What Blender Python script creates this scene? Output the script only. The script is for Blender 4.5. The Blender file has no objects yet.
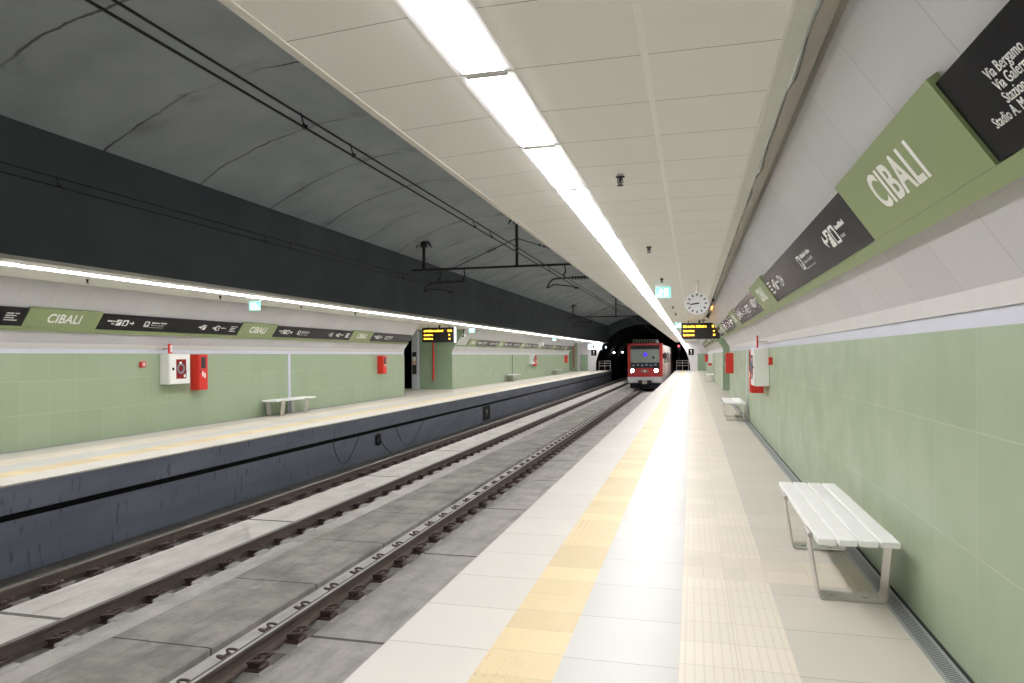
import bpy, bmesh, math, random
from math import sin, cos, pi, sqrt, atan, atan2, radians
from mathutils import Vector, Matrix

random.seed(7)
SC = bpy.context.scene
COL = SC.collection
MIR = -10.18                      # the station is symmetric: x on the far side = MIR - x
YB, YE = -6.0, 74.0               # station hall runs from YB to YE
CZ = 2.945                        # ceiling height above the platform

# ------------------------------------------------------------------ camera
F_PX = 705.0
PSI = atan(180.5 / F_PX); RHO = 0.0075
cam = bpy.data.cameras.new('camera'); camo = bpy.data.objects.new('camera', cam); COL.objects.link(camo)
cam.sensor_fit = 'HORIZONTAL'; cam.sensor_width = 36.0
cam.lens = 36.0 * F_PX / 1024.0
cam.shift_y = 14.85 / 1024.0
cam.clip_start = 0.05; cam.clip_end = 400
r_ = Vector((cos(PSI), sin(PSI), 0)); u_ = Vector((0, 0, 1)); f_ = Vector((-sin(PSI), cos(PSI), 0))
xa = r_ * cos(RHO) - u_ * sin(RHO); ya = r_ * sin(RHO) + u_ * cos(RHO); za = -f_
m = Matrix((xa, ya, za)).transposed().to_4x4(); m.translation = Vector((0, 0, 1.6))
camo.matrix_world = m
SC.camera = camo

# ------------------------------------------------------------------ materials
class N:
    """tiny node-graph helper"""
    def __init__(s, name):
        s.m = bpy.data.materials.new(name); s.m.use_nodes = True
        s.t = s.m.node_tree; s.n = s.t.nodes; s.l = s.t.links
        s.b = s.n['Principled BSDF']; s.out = s.n['Material Output']
        s._p = None
    def put(s, sock, v):
        if isinstance(v, bpy.types.NodeSocket): s.l.new(v, sock)
        else: sock.default_value = v
    def pos(s):
        if s._p is None:
            g = s.n.new('ShaderNodeNewGeometry'); x = s.n.new('ShaderNodeSeparateXYZ')
            s.l.new(g.outputs['Position'], x.inputs[0]); s._p = (x.outputs[0], x.outputs[1], x.outputs[2], g.outputs['Position'])
        return s._p
    def ma(s, op, a, b=0.0, c=0.0):
        d = s.n.new('ShaderNodeMath'); d.operation = op
        s.put(d.inputs[0], a); s.put(d.inputs[1], b); s.put(d.inputs[2], c)
        return d.outputs[0]
    def line(s, c, period, off, w):
        """1 on thin lines every `period`, else 0"""
        t = s.ma('FLOORED_MODULO', s.ma('SUBTRACT', c, off - w / 2), period)
        return s.ma('LESS_THAN', t, w)
    def cell(s, c, period, off):
        return s.ma('FLOOR', s.ma('DIVIDE', s.ma('SUBTRACT', c, off), period))
    def noise(s, scale, detail=3.0, vec=None, rough=0.55, stretch=None, dist=0.0):
        d = s.n.new('ShaderNodeTexNoise'); d.inputs['Scale'].default_value = scale
        d.inputs['Detail'].default_value = detail; d.inputs['Roughness'].default_value = rough
        d.inputs['Distortion'].default_value = dist
        v = vec if vec is not None else s.pos()[3]
        if stretch:
            mp = s.n.new('ShaderNodeMapping'); mp.inputs['Scale'].default_value = stretch
            s.l.new(v, mp.inputs['Vector']); v = mp.outputs[0]
        s.l.new(v, d.inputs['Vector']); return d.outputs['Fac']
    def white(s, a, b):
        cb = s.n.new('ShaderNodeCombineXYZ'); s.put(cb.inputs[0], a); s.put(cb.inputs[1], b)
        w = s.n.new('ShaderNodeTexWhiteNoise'); w.noise_dimensions = '2D'; s.l.new(cb.outputs[0], w.inputs['Vector'])
        return w.outputs['Value']
    def ramp(s, f, lo, hi, a=0.0, b=1.0):
        d = s.n.new('ShaderNodeMapRange'); s.put(d.inputs[0], f)
        d.inputs[1].default_value = lo; d.inputs[2].default_value = hi; d.inputs[3].default_value = a; d.inputs[4].default_value = b
        return d.outputs[0]
    def mix(s, f, a, b):
        d = s.n.new('ShaderNodeMix'); d.data_type = 'RGBA'; s.put(d.inputs[0], f)
        for sock, v in ((d.inputs[6], a), (d.inputs[7], b)):
            s.put(sock, v if isinstance(v, bpy.types.NodeSocket) else (*v, 1.0))
        return d.outputs[2]
    def bump(s, h, dist=0.003, strength=1.0):
        d = s.n.new('ShaderNodeBump'); d.inputs['Distance'].default_value = dist; d.inputs['Strength'].default_value = strength
        s.put(d.inputs['Height'], h); s.l.new(d.outputs[0], s.b.inputs['Normal'])
    def done(s, col, rough=0.5, metal=0.0, spec=0.5):
        s.put(s.b.inputs['Base Color'], col if isinstance(col, bpy.types.NodeSocket) else (*col, 1.0))
        s.put(s.b.inputs['Roughness'], rough); s.b.inputs['Metallic'].default_value = metal
        s.b.inputs['Specular IOR Level'].default_value = spec
        return s.m

def plain(name, col, rough=0.5, metal=0.0, var=0.06, scale=6.0, spec=0.5):
    """a painted / plastic / metal surface with slight procedural variation"""
    k = N(name); f = k.noise(scale, 2.0)
    a = tuple(max(0, c * (1 - var)) for c in col); b = tuple(min(1, c * (1 + var)) for c in col)
    return k.done(k.mix(f, a, b), rough, metal, spec)

def glow(name, col, strength):
    k = N(name); k.b.inputs['Emission Color'].default_value = (*col, 1); k.b.inputs['Emission Strength'].default_value = strength
    return k.done(tuple(min(.9, c) for c in col), 0.5)

def floor_mat(name, col, kind, var=0.05, rough=0.44, ysize=0.6225, yoff=3.69, xsize=None, xoff=0.0, joint=(0.26, 0.23, 0.19)):
    k = N(name); x, y, z, p = k.pos()
    j = k.line(y, ysize, yoff, 0.007)
    cx = 0.0
    if xsize:
        j = k.ma('MAXIMUM', j, k.line(x, xsize, xoff, 0.005)); cx = k.cell(x, xsize, xoff)
    w = k.white(cx, k.cell(y, ysize, yoff))
    a = tuple(c * (1 - var) for c in col); b = tuple(min(1, c * (1 + var)) for c in col)
    c = k.mix(w, a, b)
    c = k.mix(k.ramp(k.noise(1.7, 4.0), 0.35, 0.75, 0, 0.25), c, tuple(q * 0.86 for q in col))
    c = k.mix(k.ma('MULTIPLY', j, 0.7), c, joint)
    if kind == 'dots':
        dx = k.ma('SUBTRACT', k.ma('FLOORED_MODULO', x, 0.05), 0.025); dy = k.ma('SUBTRACT', k.ma('FLOORED_MODULO', y, 0.05), 0.025)
        d = k.ma('SQRT', k.ma('ADD', k.ma('MULTIPLY', dx, dx), k.ma('MULTIPLY', dy, dy)))
        k.bump(k.ramp(d, 0.010, 0.016, 1, 0), 0.004)
        c = k.mix(k.ramp(d, 0.012, 0.016, 0.0, 0.10), c, tuple(q * 0.72 for q in col))
    elif kind in ('ridge_y', 'ridge_x'):
        q = x if kind == 'ridge_y' else y
        t = k.ma('FLOORED_MODULO', q, 0.0475)
        r = k.ma('LESS_THAN', t, 0.030)
        k.bump(r, 0.004)
        c = k.mix(k.ma('MULTIPLY', k.ma('LESS_THAN', k.ma('FLOORED_MODULO', k.ma('ADD', q, 0.006), 0.0475), 0.010), 0.24), c, tuple(v * 0.62 for v in col))
    return k.done(c, rough, spec=0.35)

M = {}
M['edge'] = floor_mat('stone_edge_tiles', (0.635, 0.61, 0.565), 'plain', 0.025)
M['yellow'] = floor_mat('yellow_studded_tiles', (0.71, 0.585, 0.355), 'dots', 0.09, 0.5, 0.311, 3.72, joint=(0.50, 0.44, 0.35))
M['mid'] = floor_mat('pale_platform_tiles', (0.545, 0.54, 0.52), 'plain', 0.025, 0.42, yoff=3.695)
M['tactile'] = floor_mat('ridged_guide_tiles', (0.70, 0.645, 0.555), 'ridge_y', 0.05, 0.46, 0.311, 3.76, 0.295, -0.08, joint=(0.50, 0.44, 0.35))
M['tactile_flat'] = floor_mat('flat_guide_tiles', (0.65, 0.595, 0.505), 'plain', 0.05, 0.46, 0.29, 5.23, 0.145, -0.08, joint=(0.50, 0.44, 0.35))
M['branch'] = floor_mat('ridged_branch_tiles', (0.645, 0.59, 0.50), 'ridge_x', 0.05, 0.46, 0.29, 5.23, 0.295, 0.5, joint=(0.50, 0.44, 0.35))
M['outer'] = floor_mat('beige_platform_tiles', (0.565, 0.535, 0.475), 'plain', 0.03, 0.44, yoff=4.365)

def green_mat():
    k = N('green_wall_tiles'); x, y, z, p = k.pos()
    j = k.ma('MAXIMUM', k.line(y, 0.605, 3.82, 0.005), k.line(z, 0.602, 0.016, 0.006))
    w = k.white(k.cell(z, 0.602, 0.016), k.cell(y, 0.605, 3.82))
    c = k.mix(w, (0.290, 0.372, 0.240), (0.315, 0.397, 0.263))
    c = k.mix(k.ramp(k.noise(1.3, 5.0, stretch=(1, 1, 0.35)), 0.42, 0.75, 0, 0.35), c, (0.345, 0.41, 0.30))
    c = k.mix(k.ma('MULTIPLY', j, 0.45), c, (0.55, 0.57, 0.48))
    return k.done(c, k.ramp(k.noise(2.5, 3.0), 0.3, 0.7, 0.30, 0.46))
M['green'] = green_mat()
M['green_dark'] = plain('green_return_wall', (0.31, 0.42, 0.29), 0.45, var=0.05, scale=2)

def panel_mat():
    k = N('sloping_wall_panels'); x, y, z, p = k.pos()
    j = k.line(y, 0.68, 5.33, 0.007)
    w = k.white(0.0, k.cell(y, 0.68, 5.33))
    c = k.mix(w, (0.475, 0.475, 0.487), (0.515, 0.513, 0.523))
    c = k.mix(k.ma('MULTIPLY', j, 0.6), c, (0.25, 0.25, 0.25))
    return k.done(c, 0.36)
M['panel'] = panel_mat()
M['band'] = plain('satin_steel_band', (0.60, 0.625, 0.72), 0.35, 0.1, 0.05, 3)
M['strip'] = plain('pale_grey_strip', (0.52, 0.51, 0.49), 0.4)
M['fill'] = plain('plain_wall_core', (0.45, 0.45, 0.43), 0.8)
M['white_wall'] = plain('white_end_wall_paint', (0.78, 0.77, 0.79), 0.6, var=0.03)

def ceil_mat():
    k = N('ceiling_panels'); x, y, z, p = k.pos()
    j = k.line(y, 0.5985, 3.203, 0.006)
    # the wide pale seam running along the platform, on either side of the station
    sx = k.ma('MINIMUM', k.ma('ABSOLUTE', k.ma('SUBTRACT', x, -0.198)), k.ma('ABSOLUTE', k.ma('SUBTRACT', x, MIR + 0.198)))
    seam = k.ma('LESS_THAN', sx, 0.015)
    w = k.white(k.ma('GREATER_THAN', x, -0.198), k.cell(y, 0.5985, 3.203))
    c = k.mix(w, (0.880, 0.864, 0.838), (0.895, 0.88, 0.857))
    c = k.mix(k.ma('MULTIPLY', j, 0.75), c, (0.20, 0.18, 0.16))
    c = k.mix(seam, c, (0.98, 0.975, 0.96))
    return k.done(c, 0.55)
M['ceil'] = ceil_mat()
M['rim'] = plain('ceiling_rim_metal', (0.60, 0.60, 0.55), 0.4)
M['lip'] = plain('ceiling_edge_lip', (0.74, 0.72, 0.67), 0.45)
M['cavity'] = plain('ceiling_cavity_grey', (0.66, 0.64, 0.60), 0.7)

def vault_mat():
    k = N('stained_concrete_vault'); x, y, z, p = k.pos()
    n1 = k.noise(0.9, 5.0, rough=0.6); n2 = k.noise(0.28, 3.0)
    c = k.mix(k.ramp(n1, 0.3, 0.7), (0.285, 0.325, 0.355), (0.405, 0.45, 0.48))
    c = k.mix(k.ramp(n2, 0.35, 0.65, 0, 0.45), c, (0.45, 0.48, 0.495))
    yy = k.ma('ADD', y, k.ma('MULTIPLY', k.ma('SUBTRACT', k.noise(0.9, 6.0), 0.5), 0.42))
    t = k.ma('ABSOLUTE', k.ma('SUBTRACT', k.ma('FLOORED_MODULO', k.ma('SUBTRACT', yy, 6.3), 2.165), 0.25))
    crack = k.ma('MULTIPLY', k.ramp(t, 0.007, 0.030, 1.0, 0), k.ramp(k.noise(0.45, 2.0), 0.42, 0.56, 0.15, 0.9))
    c = k.mix(crack, c, (0.06, 0.065, 0.07))
    st = k.ma('MULTIPLY', k.ramp(t, 0.0, 0.45, 1, 0), k.ramp(k.noise(1.6, 6.0), 0.52, 0.70, 0, 0.6))
    c = k.mix(st, c, (0.12, 0.13, 0.135))
    return k.done(c, 0.85, spec=0.2)
M['vault'] = vault_mat()
M['dark_wall'] = plain('dark_painted_upper_wall', (0.105, 0.122, 0.140), 0.75, var=0.25, scale=0.8, spec=0.25)
M['tunnel'] = plain('near_black_tunnel_lining', (0.012, 0.012, 0.014), 0.9, var=0.3, scale=1.5, spec=0.1)  # one near-black tone over the whole lining

def front_mat():
    k = N('blue_grey_platform_face'); x, y, z, p = k.pos()
    c = k.mix(k.ramp(k.noise(1.2, 5.0, stretch=(1, 0.4, 2.5)), 0.3, 0.7), (0.155, 0.175, 0.24), (0.22, 0.245, 0.315))
    drip = k.ramp(k.noise(5.0, 3.0, stretch=(1, 2.2, 0.5)), 0.61, 0.68, 0, 0.8)
    c = k.mix(drip, c, (0.09, 0.10, 0.135))
    c = k.mix(k.ma('MULTIPLY', k.line(y, 3.1, 21.2, 0.015), 0.22), c, (0.03, 0.03, 0.04))
    return k.done(c, 0.55)
M['front'] = front_mat()
M['black'] = plain('matt_black', (0.010, 0.010, 0.011), 0.7)

def concrete(name, a, b, jper=None, joff=0.0, jw=0.03, stain=(0.12, 0.12, 0.08)):
    k = N(name); x, y, z, p = k.pos()
    c = k.mix(k.ramp(k.noise(1.6, 6.0, rough=0.65), 0.36, 0.64), a, b)
    c = k.mix(k.ramp(k.noise(2.2, 5.0, stretch=(3.0, 0.5, 1)), 0.5, 0.72, 0, 0.45), c, tuple(q * 0.55 for q in a))
    c = k.mix(k.ramp(k.noise(14.0, 4.0), 0.55, 0.75, 0, 0.35), c, tuple(q * 0.6 for q in a))
    c = k.mix(k.ramp(k.noise(0.55, 4.0), 0.58, 0.75, 0, 0.55), c, stain)
    if jper:
        yy = k.ma('ADD', y, k.ma('MULTIPLY', k.ma('SUBTRACT', k.noise(6.0, 2.0), 0.5), 0.02))
        c = k.mix(k.ma('MULTIPLY', k.line(yy, jper, joff, jw), 0.8), c, (0.035, 0.032, 0.028))
    k.bump(k.noise(30.0, 4.0), 0.004, 0.5)
    return k.done(c, 0.8, spec=0.3)
M['slab'] = concrete('pale_walkway_slab', (0.56, 0.545, 0.50), (0.66, 0.645, 0.60), 4.49, 6.04, 0.07, (0.50, 0.48, 0.44))
M['midslab'] = concrete('grey_cover_slabs', (0.27, 0.26, 0.235), (0.44, 0.425, 0.39), 1.91, 5.71, 0.025, (0.27, 0.26, 0.18))
M['bed'] = concrete('trackbed_concrete', (0.36, 0.35, 0.325), (0.50, 0.485, 0.45), 3.05, 6.34, 0.05, (0.31, 0.30, 0.26))
M['sleeper'] = concrete('sleeper_concrete', (0.46, 0.45, 0.42), (0.60, 0.585, 0.55))
M['pocket'] = concrete('dark_gravelled_pocket', (0.17, 0.16, 0.145), (0.25, 0.235, 0.21))  # darker concrete for the low floor and pockets beside the rails

M['rail_side'] = plain('rusty_rail_steel', (0.135, 0.105, 0.088), 0.65, 0.2, 0.3, 9)
M['rail_top'] = plain('polished_rail_head', (0.50, 0.49, 0.475), 0.42, 1.0, 0.15, 4)
M['rail_dull'] = plain('dull_rail_head', (0.20, 0.185, 0.165), 0.45, 0.7, 0.2, 6)
M['rail_worn'] = plain('grey_worn_rail_head', (0.10, 0.093, 0.085), 0.5, 0.4, 0.2, 6)
M['clip'] = plain('brown_oxidised_clip_steel', (0.105, 0.072, 0.064), 0.65, 0.2, 0.3, 30)

M['light'] = glow('lit_diffuser', (1.0, 0.968, 0.975), 30.0)
M['frame_w'] = plain('white_lamp_frame', (0.80, 0.79, 0.80), 0.4)
M['sign_green'] = plain('olive_green_sign', (0.225, 0.285, 0.130), 0.42, var=0.03)
M['sign_black'] = plain('gloss_black_sign', (0.0075, 0.0075, 0.009), 0.24, spec=0.16)
M['white'] = plain('white_lettering', (0.82, 0.82, 0.80), 0.5, var=0.02)
M['gray_text'] = plain('grey_lettering', (0.40, 0.40, 0.40), 0.5, var=0.02)
M['steel'] = plain('brushed_steel', (0.52, 0.50, 0.47), 0.30, 0.9, 0.08, 20)
M['bench_w'] = plain('white_bench_slat', (0.84, 0.845, 0.84), 0.42, var=0.015)
M['red'] = plain('fire_red_paint', (0.62, 0.028, 0.018), 0.4, var=0.04)
M['red_d'] = plain('dark_red_glass', (0.24, 0.02, 0.02), 0.2, var=0.1)
M['cab_w'] = plain('white_cabinet_paint', (0.80, 0.81, 0.78), 0.42, var=0.02)
M['dark'] = plain('charcoal_plastic', (0.020, 0.021, 0.023), 0.45)
M['hose'] = plain('blue_grey_hose', (0.16, 0.24, 0.30), 0.5)
M['foil'] = plain('crinkled_foil_wrap', (0.66, 0.67, 0.69), 0.25, 0.6, 0.15, 12)
M['wire'] = plain('overhead_wire', (0.006, 0.006, 0.007), 0.6)
M['iron'] = plain('dark_gantry_iron', (0.012, 0.012, 0.014), 0.6)
M['insul'] = plain('brown_grey_insulator', (0.03, 0.026, 0.024), 0.35)
M['amber'] = glow('amber_led', (1.0, 0.52, 0.04), 3.2)
M['led_face'] = plain('led_board_face', (0.014, 0.013, 0.012), 0.35)
M['clock'] = plain('clock_dial', (0.74, 0.76, 0.78), 0.45, var=0.01)
M['exit_g'] = glow('lit_green_sign', (0.22, 0.80, 0.66), 0.55)
M['exit_w'] = glow('lit_white_pictogram', (0.85, 1.0, 0.97), 1.2)
M['drain'] = None
def drain_mat():
    k = N('slotted_drain_grate'); x, y, z, p = k.pos()
    s = k.ma('LESS_THAN', k.ma('FLOORED_MODULO', k.ma('ADD', y, k.ma('MULTIPLY', x, 0.35)), 0.026), 0.011)
    inx = k.ma('LESS_THAN', k.ma('ABSOLUTE', k.ma('SUBTRACT', k.ma('ABSOLUTE', k.ma('SUBTRACT', x, MIR / 2)), 6.325)), 0.036)
    c = k.mix(k.ma('MULTIPLY', s, inx), (0.44, 0.45, 0.48), (0.06, 0.06, 0.07))
    return k.done(c, 0.42, 0.5)
M['drain'] = drain_mat()
M['tr_red'] = plain('train_red', (0.50, 0.035, 0.035), 0.35)
M['tr_grey'] = plain('train_silver_side', (0.58, 0.57, 0.55), 0.4, 0.2)
M['tr_apron'] = plain('train_pale_apron', (0.62, 0.60, 0.62), 0.4)
M['tr_glass'] = plain('train_windscreen', (0.30, 0.34, 0.31), 0.12, var=0.2, scale=1.5)
M['tr_blk'] = plain('train_black_panel', (0.015, 0.015, 0.018), 0.3)
M['tr_roof'] = plain('train_roof_kit', (0.22, 0.25, 0.20), 0.6)
M['headlamp'] = glow('headlamp', (1.0, 0.93, 0.90), 60.0)
M['violet'] = glow('violet_sign_light', (0.07, 0.03, 0.85), 0.9)
M['tun_lamp'] = glow('tunnel_lamp', (1.0, 0.97, 0.9), 14.0)
M['blue_lamp'] = glow('blue_white_lamp', (0.65, 0.85, 1.0), 8.0)
M['red_lamp'] = glow('red_lamp', (1.0, 0.10, 0.12), 4.0)
M['lit_sign'] = glow('backlit_panel', (0.70, 0.82, 1.0), 0.55)
M['orange_lamp'] = glow('orange_lamp', (1.0, 0.33, 0.06), 22.0)

# ------------------------------------------------------------------ mesh builder
class MB:
    def __init__(s, side='R'):
        s.v = []; s.f = []; s.mi = []; s.sm = []; s.mats = []; s.side = side
    def mat(s, k):
        mt = M[k] if isinstance(k, str) else k
        if mt not in s.mats: s.mats.append(mt)
        return s.mats.index(mt)
    def add(s, vs, fs, k, smooth=False):
        o = len(s.v); s.v += [tuple(p) for p in vs]; i = s.mat(k)
        for f in fs:
            s.f.append(tuple(o + q for q in f)); s.mi.append(i); s.sm.append(smooth)
        return s
    def box(s, x0, x1, y0, y1, z0, z1, k, bev=0.0, seg=1):
        if bev <= 0:
            vs = [(x, y, z) for x in (x0, x1) for y in (y0, y1) for z in (z0, z1)]
            fs = [(0, 1, 3, 2), (4, 6, 7, 5), (0, 4, 5, 1), (2, 3, 7, 6), (0, 2, 6, 4), (1, 5, 7, 3)]
            return s.add(vs, fs, k)
        bm = bmesh.new()
        bmesh.ops.create_cube(bm, size=1.0, matrix=Matrix.Translation(((x0 + x1) / 2, (y0 + y1) / 2, (z0 + z1) / 2)) @ Matrix.Diagonal((x1 - x0, y1 - y0, z1 - z0, 1)))
        bmesh.ops.bevel(bm, geom=bm.edges[:], offset=bev, segments=seg, affect='EDGES', profile=0.5)
        bm.verts.index_update()
        s.add([v.co[:] for v in bm.verts], [[v.index for v in f.verts] for f in bm.faces], k); bm.free(); return s
    def obox(s, c, ax, ay, az, hx, hy, hz, k):
        """box with its own axes"""
        c = Vector(c); ax, ay, az = Vector(ax).normalized(), Vector(ay).normalized(), Vector(az).normalized()
        vs = [c + ax * (i * hx) + ay * (j * hy) + az * (l * hz) for i in (-1, 1) for j in (-1, 1) for l in (-1, 1)]
        return s.add(vs, [(0, 1, 3, 2), (4, 6, 7, 5), (0, 4, 5, 1), (2, 3, 7, 6), (0, 2, 6, 4), (1, 5, 7, 3)], k)
    def prism(s, poly, y0, y1, keys, caps=None):
        """polygon in (x,z) (counter-clockwise seen from -y), extruded along y; keys: one material per edge"""
        n = len(poly)
        if isinstance(keys, str): keys = [keys] * n
        vs = [(x, y0, z) for x, z in poly] + [(x, y1, z) for x, z in poly]
        for i in range(n):
            j = (i + 1) % n
            if keys[i]: s.add([vs[i], vs[j], vs[n + j], vs[n + i]], [(0, 1, 2, 3)], keys[i])
        if caps:
            s.add(vs[:n], [tuple(reversed(range(n)))], caps); s.add(vs[n:], [tuple(range(n))], caps)
        return s
    def tube(s, pts, r, k, n=8, cap=True):
        pts = [Vector(p) for p in pts]; rings = []
        ref = None
        for i, p in enumerate(pts):
            t = (pts[min(i + 1, len(pts) - 1)] - pts[max(i - 1, 0)]).normalized()
            if ref is None:
                ref = Vector((0, 0, 1)) if abs(t.z) < 0.9 else Vector((1, 0, 0))
            a = t.cross(ref).normalized(); b = t.cross(a).normalized(); ref = a.cross(t)
            rr = r[i] if isinstance(r, (list, tuple)) else r
            rings.append([p + a * (rr * cos(2 * pi * q / n)) + b * (rr * sin(2 * pi * q / n)) for q in range(n)])
        vs = [q for g in rings for q in g]; fs = []
        for i in range(len(pts) - 1):
            for q in range(n):
                fs.append((i * n + q, i * n + (q + 1) % n, (i + 1) * n + (q + 1) % n, (i + 1) * n + q))
        s.add(vs, fs, k, True)
        if cap:
            s.add(rings[0], [tuple(range(n))], k); s.add(rings[-1], [tuple(reversed(range(n)))], k)
        return s
    def strip(s, pts, th, y0, y1, k):
        """flat band bent along pts in the (x,z) plane, thickness th, from y0 to y1"""
        n = len(pts); L = []; R = []
        for i in range(n):
            p = Vector(pts[i]); a = Vector(pts[max(i - 1, 0)]); b = Vector(pts[min(i + 1, n - 1)])
            t = (b - a).normalized(); nn = Vector((-t.y, t.x)) * (th / 2)
            L.append(p + nn); R.append(p - nn)
        for i in range(n - 1):
            q = [L[i], L[i + 1], R[i + 1], R[i]]
            vs = [(w.x, y0, w.y) for w in q] + [(w.x, y1, w.y) for w in q]
            s.add(vs, [(0, 1, 2, 3), (7, 6, 5, 4), (0, 4, 5, 1), (2, 6, 7, 3), (1, 5, 6, 2), (0, 3, 7, 4)], k)
        return s
    def build(s, name, parent=None, origin=None, kind=None):
        vs = [Vector(p) for p in s.v]; fs = s.f
        if s.side == 'L':
            vs = [Vector((MIR - p.x, p.y, p.z)) for p in vs]; fs = [tuple(reversed(f)) for f in fs]
            if origin is not None: origin = (MIR - origin[0], origin[1], origin[2])
        lo = Vector([min(p[i] for p in vs) for i in range(3)]); hi = Vector([max(p[i] for p in vs) for i in range(3)])
        if origin is None:
            o = (lo + hi) / 2
            if parent is None: o.z = lo.z
        else: o = Vector(origin)
        me = bpy.data.meshes.new(name)
        me.from_pydata([p - o for p in vs], [], fs)
        for mt in s.mats: me.materials.append(mt)
        me.polygons.foreach_set('material_index', s.mi); me.polygons.foreach_set('use_smooth', s.sm)
        me.validate(); me.update()
        bm = bmesh.new(); bm.from_mesh(me); bmesh.ops.recalc_face_normals(bm, faces=bm.faces[:]); bm.to_mesh(me); bm.free()
        ob = bpy.data.objects.new(name, me); COL.objects.link(ob)
        if parent is not None:
            ob.parent = parent; ob.location = o - wloc(parent)
        else: ob.location = o
        if kind: ob['kind'] = kind
        return ob

def wloc(o):
    p = o.location.copy()
    while o.parent: o = o.parent; p += o.location
    return p

def tag(o, label, cat, group=None, kind=None):
    o['label'] = label; o['category'] = cat
    if group: o['group'] = group
    if kind: o['kind'] = kind
    return o

def empty(name, loc, label, cat, group=None, side='R'):
    o = bpy.data.objects.new(name, None); COL.objects.link(o); o.empty_display_size = 0.1
    o.location = (MIR - loc[0], loc[1], loc[2]) if side == 'L' else loc
    return tag(o, label, cat, group)

def kids(o): return [c for c in o.children]
def copy_tree(o, dloc=None, parent=None):
    c = o.copy(); COL.objects.link(c)
    if parent is not None: c.parent = parent
    if dloc is not None: c.location = o.location + Vector(dloc)
    for ch in kids(o): copy_tree(ch, None, c)
    return c

def text_part(name, body, size, origin, ex, ey, k, parent, sx=1.0, align='LEFT', bold=0.0, space=1.0, ext=0.0015, shear=0.0):
    """lettering mesh lying in the plane spanned by unit vectors ex, ey"""
    cu = bpy.data.curves.new('t', 'FONT'); cu.body = body; cu.size = size; cu.align_x = align
    cu.offset = bold; cu.extrude = ext; cu.space_character = space; cu.space_line = space; cu.resolution_u = 3; cu.shear = shear
    to = bpy.data.objects.new('t', cu); COL.objects.link(to)
    dg = bpy.context.evaluated_depsgraph_get()
    me = bpy.data.meshes.new_from_object(to.evaluated_get(dg)); bpy.data.objects.remove(to); bpy.data.curves.remove(cu)
    ex = Vector(ex).normalized(); ey = Vector(ey).normalized(); ez = ex.cross(ey); o = Vector(origin)
    for v in me.vertices: v.co = ex * (v.co.x * sx) + ey * v.co.y + ez * v.co.z
    me.materials.clear(); me.materials.append(M[k]); me.name = name
    ob = bpy.data.objects.new(name, me); COL.objects.link(ob)
    ob.parent = parent; ob.location = o - wloc(parent)
    return ob

ORD = ['nearest', 'second nearest', 'third nearest', 'fourth nearest', 'fifth nearest', 'sixth nearest', 'seventh nearest', 'eighth nearest', 'ninth nearest', 'tenth nearest']
SIDE_NAME = {'R': 'near platform', 'L': 'opposite platform'}

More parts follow.
